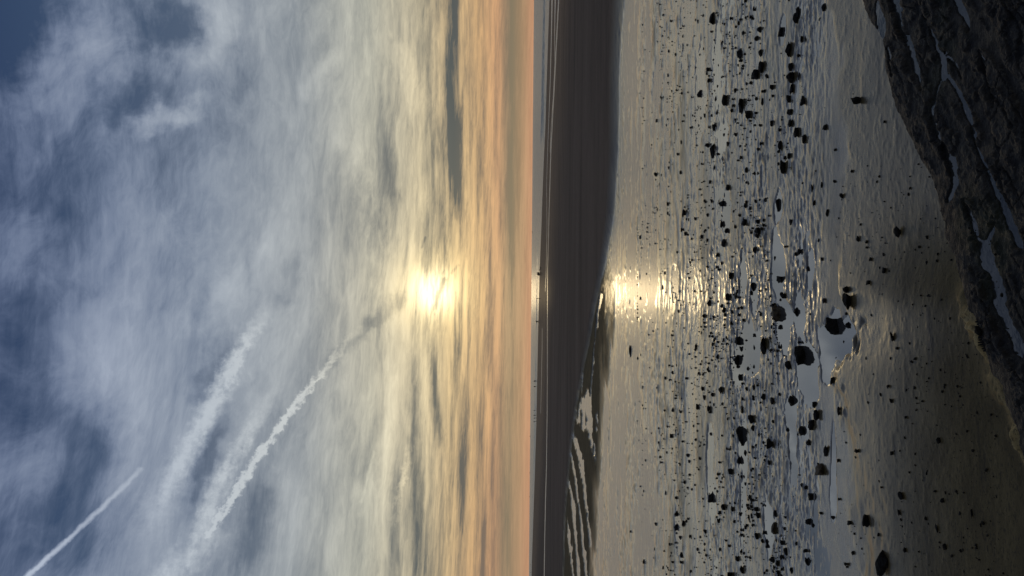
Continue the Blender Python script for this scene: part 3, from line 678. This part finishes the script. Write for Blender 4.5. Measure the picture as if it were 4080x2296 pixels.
SPECIAL = {   # looks of the stones one can pick out at once
 ('G', '355,630,185,180'): 'largest black boulder, six-sided, standing in a long still pool',
 ('G', '670,380,180,185'): 'big round black boulder in the wide grey pool nearest the dark sand',
 ('D', '2188,100,112,175'): 'tall black boulder pointed like a shield, seaward of the dark sand edge',
 ('H', '1090,1330,160,230'): 'big dark triangular boulder cut off by the bottom edge of the photo',
 ('H', '530,430,95,130'): 'boulder with a brown lit face beside a thin water run',
 ('G', '785,130,95,170'): 'long slanting black stone at the rim of the wide grey pool',
 ('C', '1118,608,36,135'): 'long narrow black stone lying alone on the bright flats below the sun glint',
 ('A', '1903,180,60,135'): 'long spindle-shaped black stone alone near the top edge of the photo',
 ('A', '1790,900,60,72'): 'rounded black stone alone on smooth bright sand near the top edge',
 ('D', '1568,985,56,86'): 'square-cut black block on the flats near the bottom edge of the photo',
 ('D', '1905,695,80,115'): 'big notched black boulder in the middle of the lower flats',
 ('D', '2085,437,72,68'): 'round black boulder beside a pale streak of water, lower flats',
 ('E', '870,965,95,70'): 'squat black stone alone on smooth blue-grey sand beside the ledge',
 ('F', '1270,780,60,110'): 'dark double lump alone on brown sand beside the ledge',
 ('C', '2395,550,70,190'): 'wide ragged black boulder between two pools',
 ('G', '125,240,120,150'): 'large black boulder with a brown side, above the six-sided one',
 ('B', '1210,835,28,44'): 'small black block alone on the bright ripples seaward of all others',
 ('C', '2165,500,80,90'): 'diamond-shaped black boulder at the pool edge, first of three in a row',
 ('C', '2155,690,78,110'): 'black boulder with a pointed top, third of the three in a row',
 ('B', '1634,610,54,80'): 'black stone with a pointed top in the bright middle flats',
 ('E', '240,745,95,110'): 'bulky black boulder at the heart of the dark row near the top edge',
 ('A', '2182,1020,72,150'): 'wedge-shaped black boulder above a rounder one, upper flats',
 ('A', '2020,970,65,105'): 'egg-shaped black boulder standing in pale water, upper flats',
 ('E', '222,480,76,140'): 'tall narrow black boulder at the upper end of the dark row',
 ('F', '170,160,75,150'): 'ragged black boulder in a grey puddle beside brown ripples',
 ('H', '50,185,92,100'): 'heart-shaped black boulder on pale sand left of the dark foreground',
 ('A', '1916,1450,64,155'): 'large black boulder on the flats a third of the way down the photo',
 ('H', '90,990,75,120'): 'black boulder with a reddish brown upper side near the bottom edge',
 ('G', '265,1085,85,110'): 'black boulder below the six-sided one, beside a small puddle',
 ('C', '2280,1253,78,85'): 'round black boulder just above the shield-shaped one',
 ('B', '2350,768,75,75'): 'round black boulder touching a smaller one, middle flats above the sun glitter',
 ('D', '2332,1062,60,75'): 'blocky black boulder on the grey lower flats, inland side',
 ('A', '2168,520,80,100'): 'black boulder with two horns near the top edge, upper flats',
 ('H', '960,920,70,110'): 'broken dark slab on the dark sand by the lower edge',
}
ANCH = [r for r in rocks if r['key'] in SPECIAL]
SHORT = {k: ' '.join(v.split(',')[0].split()) for k, v in SPECIAL.items()}
ORDN = ['first', 'second', 'third', 'fourth', 'fifth', 'sixth', 'seventh', 'eighth', 'ninth', 'tenth', 'eleventh', 'twelfth']
SHORTN = {
 ('G', '355,630,185,180'): 'the six-sided largest boulder', ('G', '670,380,180,185'): 'the round boulder in the wide pool', ('D', '2188,100,112,175'): 'the tall shield-shaped boulder',
 ('H', '1090,1330,160,230'): 'the triangular bottom-edge boulder', ('H', '530,430,95,130'): 'the boulder with the brown lit face', ('G', '785,130,95,170'): 'the long slanting stone',
 ('C', '1118,608,36,135'): 'the lone long stone', ('A', '1903,180,60,135'): 'the spindle-shaped stone', ('A', '1790,900,60,72'): 'the lone rounded stone up top',
 ('D', '1568,985,56,86'): 'the square-cut block', ('D', '1905,695,80,115'): 'the notched boulder', ('D', '2085,437,72,68'): 'the round boulder by the pale streak',
 ('E', '870,965,95,70'): 'the squat stone on blue-grey sand', ('F', '1270,780,60,110'): 'the double lump beside the ledge', ('C', '2395,550,70,190'): 'the wide ragged boulder',
 ('G', '125,240,120,150'): 'the brown-sided boulder', ('B', '1210,835,28,44'): 'the most seaward block', ('C', '2165,500,80,90'): 'the diamond-shaped boulder',
 ('C', '2155,690,78,110'): 'the pointed third boulder of three', ('B', '1634,610,54,80'): 'the pointed bright-flats stone', ('E', '240,745,95,110'): 'the bulky boulder of the dark row',
 ('A', '2182,1020,72,150'): 'the wedge-shaped boulder', ('A', '2020,970,65,105'): 'the egg-shaped boulder', ('E', '222,480,76,140'): 'the tall boulder of the dark row',
 ('F', '170,160,75,150'): 'the ragged boulder in the puddle', ('H', '50,185,92,100'): 'the heart-shaped boulder', ('A', '1916,1450,64,155'): 'the large boulder a third down',
 ('H', '90,990,75,120'): 'the reddish-topped boulder', ('G', '265,1085,85,110'): 'the boulder by the small puddle', ('C', '2280,1253,78,85'): 'the round boulder above the shield',
 ('B', '2350,768,75,75'): 'the round twin boulder', ('D', '2332,1062,60,75'): 'the blocky inland boulder', ('A', '2168,520,80,100'): 'the two-horned boulder', ('H', '960,920,70,110'): 'the broken slab'}
byside = {}
for r in rocks:
    if r['key'] in SPECIAL: continue
    n = min(ANCH, key=lambda q: math.hypot(q['ix'] - r['ix'], q['iy'] - r['iy']))
    dx_, dy_ = r['ix'] - n['ix'], r['iy'] - n['iy']
    side = ('right' if dx_ > 0 else 'left') if abs(dx_) > abs(dy_) else ('below' if dy_ > 0 else 'above')
    byside.setdefault((n['key'], side), []).append((math.hypot(dx_, dy_), r))
for (k, side), lst in byside.items():
    lst.sort(key=lambda q: q[0])
    for i, (_, r) in enumerate(lst):
        shape = 'tall narrow' if r['ar'] < 0.75 else ('long low' if r['ar'] > 1.9 else ('angular' if r['ar'] > 1.25 else 'blocky'))
        size = 'small' if r['px'] < 16 else ('middling' if r['px'] < 27 else 'large')
        where = {'left': 'left of', 'right': 'right of', 'above': 'above', 'below': 'below'}[side]
        r['label'] = f"{size} {shape} black stone, {ORDN[min(i, 11)]} {where} {SHORTN[k]}"
for i, r in enumerate(sorted(rocks, key=lambda q: -q['px'])):
    if r['px'] > 26:
        me = rock_mesh('rock', 900 + i, cuts=12 + i % 8, sub_=4, flat=(0.5 if i % 4 == 1 else 0))
    else: me = variants[rng.randrange(16)]
    o = link('rock', me)
    if r['key'] in (('H', '530,430,95,130'), ('G', '125,240,120,150'), ('H', '90,990,75,120')):
        me.materials.clear(); me.materials.append(m_rock2)
    o.location = (r['x'], r['y'], r['z'] - r['sink'] * r['top'] * r['h'])
    o.scale = (r['w'] * 0.94, min(r['w'], r['h']) * rng.uniform(0.9, 1.2), r['h'] * r['top'])
    o.rotation_euler = (rng.uniform(-.12, .12), rng.uniform(-.18, .18), rng.choice([0, math.pi]) + rng.uniform(-.25, .25))
    tag(o, SPECIAL.get(r['key']) or r['label'], 'rock', 'dark rocks scattered over the tidal flats')

# pebbles too many and too small to pick apart
def pebbles(name, n, place, smin, smax, seed, mats):
    r = np.random.RandomState(seed)
    base = rock_mesh('pebble_src', 77, cuts=6, sub_=1)
    bv = np.array([v.co[:] for v in base.vertices]); bf = np.array([p.vertices[:] for p in base.polygons])
    Vs, Fs = [], []; c_ = 0
    while c_ < n:
        ix, iy = place(r)
        x0, y0 = gp(ix, iy, 0.0)
        z0 = height(x0, y0)
        x0, y0 = gp(ix, iy, z0)
        s = smin * (smax / smin) ** (r.rand() ** 2.2)
        a = r.rand() * 6.283; ca, sa = math.cos(a), math.sin(a)
        P = bv * np.array([s * r.uniform(.8, 1.6), s * r.uniform(.7, 1.1), s * r.uniform(.55, 1.0)])
        P = np.stack([P[:, 0] * ca - P[:, 1] * sa + x0, P[:, 0] * sa + P[:, 1] * ca + y0, P[:, 2] + max(z0, -0.01) - 0.2 * s], -1)
        Vs.append(P); Fs.append(bf + c_ * len(bv)); c_ += 1
    Vs = np.concatenate(Vs); Fs = np.concatenate(Fs)
    bpy.data.meshes.remove(base)
    me = bpy.data.meshes.new(name); me.from_pydata(Vs.tolist(), [], Fs.tolist()); me.update()
    return tag(link(name, me, mats), kind='stuff')
clus = [(np.random.RandomState(3).normal(2830, 150, 90)[i], np.random.RandomState(4).uniform(0, 2296, 90)[i]) for i in range(90)]
def place_flat(r):
    if r.rand() < 0.6:
        c0 = clus[r.randint(len(clus))]
        return min(max(c0[0] + r.normal(0, 14), 2540), 3330), c0[1] + r.normal(0, 60)
    return min(max(r.normal(2830, 190), 2560), 3400), r.uniform(-250, 2500)
pebbles('pebbles', 3600, place_flat, 0.013, 0.058, 21, m_rock)
def place_fore(r): return r.uniform(3330, 4000), r.uniform(650, 2400)
pebbles('pebbles', 800, place_fore, 0.006, 0.030, 22, m_rock)

# ------------------------------------------------------------------ people, dog, boats
def skin_obj(name, verts, edges, radii, m_, parent=None, sub_=1):
    me = bpy.data.meshes.new(name); me.from_pydata(verts, edges, [])
    me.skin_vertices.new() if hasattr(me.skin_vertices, 'new') else None
    o = link(name, me, m_, parent)
    md = o.modifiers.new('skin', 'SKIN'); md.use_smooth_shade = True
    if not me.skin_vertices:
        bm = bmesh.new(); bm.from_mesh(me); bm.verts.layers.skin.verify(); bm.to_mesh(me); bm.free()
    for i, rr in enumerate(radii):
        sv = me.skin_vertices[0].data[i]
        sv.radius = rr if isinstance(rr, tuple) else (rr, rr)
        sv.use_root = (i == 0)
    sd_ = o.modifiers.new('sub', 'SUBSURF'); sd_.levels = sd_.render_levels = sub_
    return o
def person(ix, iy, hgt, label, stride=0.12, arm=0.15, lean=0.0, yaw=0.0, coat=False, cm=0, raised=False):
    k = hgt / 1.75
    s = stride
    V_ = [(0, 0, .95), (0, lean * .3, 1.15), (0, lean * .8, 1.40), (0, lean, 1.52), (0, lean * 1.1, 1.64), (0, lean * 1.15, 1.73),
          (-.19, lean * .75, 1.40), (-.22 - arm * .6, lean * .7 + s * .3, 1.14), (-.20 - arm, lean * .6 + s * .5, .90), (-.20 - arm * 1.05, lean * .6 + s * .6, .80),
          (.19, lean * .75, 1.40), (.22 + arm * .6, lean * .7 - s * .3, 1.30 if raised else 1.14), (.22 + arm, lean * .6 - s * .5, 1.52 if raised else .90), (.24 + arm, lean * .6 - s * .6, 1.62 if raised else .80),
          (-.10, 0, .88), (-.11 - s * .5, -s * .5, .50), (-.12 - s, -s, .08), (-.12 - s, -s + .16, .03),
          (.10, 0, .88), (.11 + s * .5, s * .5, .50), (.12 + s, s, .08), (.12 + s, s + .16, .03)]
    E2 = [(0, 1), (1, 2), (2, 3), (3, 4), (4, 5), (2, 6), (6, 7), (7, 8), (8, 9), (2, 10), (10, 11), (11, 12), (12, 13), (0, 14), (14, 15), (15, 16), (16, 17), (0, 18), (18, 19), (19, 20), (20, 21)]
    big = 1.35 if coat else 1.0
    Rd = [(.17 * big, .13), (.16 * big, .12), (.17, .12), .06, .10, .07, .075, .055, .045, .04, .075, .055, .045, .04, .095 * big, .07, .05, .05, .095 * big, .07, .05, .05]
    x0, y0 = gp(ix, iy, 0.0)
    for _ in range(3):
        zg = max(height(x0, y0), SEA); x0, y0 = gp(ix, iy, zg)
    o = skin_obj('person', [(a * k, b_ * k, c_ * k) for a, b_, c_ in V_], E2, [tuple(q * k for q in r_) if isinstance(r_, tuple) else r_ * k for r_ in Rd], m_cloth[cm])
    o.location = (x0, y0, zg); o.rotation_euler = (0, 0, yaw)
    tag(o, label, 'person', 'people walking at the water line')
    return o
person(2158, 1089, 1.8, 'taller of two dark-clad people standing together, next to the dog', .05, .10, coat=True)
person(2158, 1095, 1.68, 'shorter of two dark-clad people standing together in the sun glitter', .06, .10, coat=True, cm=1)
person(2154, 1190, 1.70, 'dark-clad person walking alone in the sun glitter', .02, .10, yaw=1.4)
person(2152, 1282, 1.82, 'person in dark clothes striding with legs wide and elbows out', .36, .30, yaw=0.0, raised=True)
person(2139, 1519, 1.95, 'broad dark-clad person, upper one of a pair at the water line', .05, .12, coat=True)
person(2138, 1541, 1.85, 'slimmer dark-clad person, lower one of a pair at the water line', .02, .05, cm=2)
person(2137, 1635, 1.75, 'dark-clad person with head bent, first of the group of four', .02, .05, lean=.18, yaw=1.5)
person(2137, 1655, 1.75, 'slim upright dark figure, second of the group of four', .03, .03)
person(2137, 1666, 1.85, 'dark-clad person in mid stride, third of the group of four', .22, .12, lean=.12, yaw=1.5)
person(2137, 1680, 1.85, 'person in a wide dark coat, last of the group of four', .12, .16, lean=.15, yaw=1.5, coat=True)
person(2118.5, 2251, 1.8, 'tiny far dark figure near the bottom edge, upper of two', .04, .08)
person(2116.5, 2282, 1.8, 'tiny far dark figure at the very bottom edge, lower of two', .04, .08)
# dog
x0, y0 = gp(2157.5, 1070, 0.0)
for _ in range(3):
    zg = max(height(x0, y0), SEA); x0, y0 = gp(2157.5, 1070, zg)
V_ = [(0, 0, .52), (.30, 0, .50), (-.28, 0, .52), (.48, 0, .66), (.58, 0, .74), (.72, 0, .70), (-.42, 0, .62), (-.54, 0, .74),
      (.28, .09, .40), (.31, .09, .22), (.28, .09, .03), (.28, -.09, .40), (.22, -.09, .22), (.24, -.09, .03),
      (-.28, .09, .40), (-.22, .09, .30), (-.34, .09, .20), (-.30, .09, .03), (-.28, -.09, .40), (-.20, -.09, .30), (-.30, -.09, .20), (-.26, -.09, .03), (.55, .05, .83), (.55, -.05, .83)]
E2 = [(0, 1), (0, 2), (1, 3), (3, 4), (4, 5), (2, 6), (6, 7), (1, 8), (8, 9), (9, 10), (1, 11), (11, 12), (12, 13), (2, 14), (14, 15), (15, 16), (16, 17), (2, 18), (18, 19), (19, 20), (20, 21), (4, 22), (4, 23)]
Rd = [.13, .15, .12, .09, .09, .045, .035, .02, .07, .04, .035, .07, .04, .035, .08, .06, .035, .035, .08, .06, .035, .035, .03, .03]
dog = skin_obj('dog', V_, E2, Rd, m_fur)
dog.location = (x0, y0, zg); dog.rotation_euler = (0, 0, math.pi)
tag(dog, 'dark dog standing above the two people at the water line', 'dog')
# boats far out
def hull(L, Wd, H):
    Vh, n = [], 9
    for i in range(n):
        s = i / (n - 1) * 2 - 1; w = Wd * (1 - abs(s) ** 2.5 * 0.92) / 2; zt = H * (1 + 0.25 * s * s)
        Vh += [(s * L / 2, -w, zt), (s * L / 2 * .92, -w * .7, 0), (s * L / 2 * .92, w * .7, 0), (s * L / 2, w, zt)]
    Fh = []
    for i in range(n - 1):
        for k in range(4): Fh.append((i * 4 + k, (i + 1) * 4 + k, (i + 1) * 4 + (k + 1) % 4, i * 4 + (k + 1) % 4))
    Fh += [(0, 1, 2, 3), (n * 4 - 1, n * 4 - 2, n * 4 - 3, n * 4 - 4)]
    me = bpy.data.meshes.new('hull'); me.from_pydata(Vh, [], Fh); me.update(); return me
def boxm(name, x0, x1, y0, y1, z0, z1, top=1.0):
    cx0, cy0 = (x0 + x1) / 2, (y0 + y1) / 2
    Vb = [(a, b_, z0) for a, b_ in ((x0, y0), (x1, y0), (x1, y1), (x0, y1))] + [(cx0 + (a - cx0) * top, cy0 + (b_ - cy0) * top, z1) for a, b_ in ((x0, y0), (x1, y0), (x1, y1), (x0, y1))]
    me = bpy.data.meshes.new(name); me.from_pydata(Vb, [], [(3, 2, 1, 0), (4, 5, 6, 7), (0, 1, 5, 4), (1, 2, 6, 5), (2, 3, 7, 6), (3, 0, 4, 7)]); me.update(); return me
def at(ix, iy, dist):
    d = ray(ix, iy); k = dist / d.y
    return d.x * k
def boat(iy, dist, L, label, sail):
    e = bpy.data.objects.new('sailing_boat' if sail else 'fishing_boat', None); col.objects.link(e)
    e.location = (at(2115, iy, dist), dist, -0.95)
    link('hull', hull(L, L * .3, L * .13), m_hull, e)
    if sail:
        link('mast', boxm('mast', -.12, .12, -.12, .12, L * .1, L * 1.35), m_hull, e)
        me = bpy.data.meshes.new('sail')
        me.from_pydata([(-.3, -.06, L * .25), (-L * .42, -.06, L * .25), (-.3, -.06, L * 1.3), (-.3, .06, L * .25), (-L * .42, .06, L * .25), (-.3, .06, L * 1.3)], [], [(0, 1, 2), (5, 4, 3), (0, 2, 5, 3), (1, 0, 3, 4), (2, 1, 4, 5)]); me.update()
        link('sail', me, m_sail, e)
    else:
        link('cabin', boxm('cabin', L * .02, L * .3, -L * .1, L * .1, L * .14, L * .3, .85), m_hull, e)
    return tag(e, label, 'boat', 'boats on the horizon' if sail else None)
boat(926, 5200, 17, 'small dark fishing boat on the horizon seaward of the dog', False)
boat(1738, 5200, 9, 'tiny sailing boat on the horizon, first below the group of walkers', True)
boat(1884, 5600, 8, 'tiny sailing boat on the horizon, middle of three', True)
boat(1979, 5600, 8, 'tiny sailing boat on the horizon, nearest the bottom edge', True)
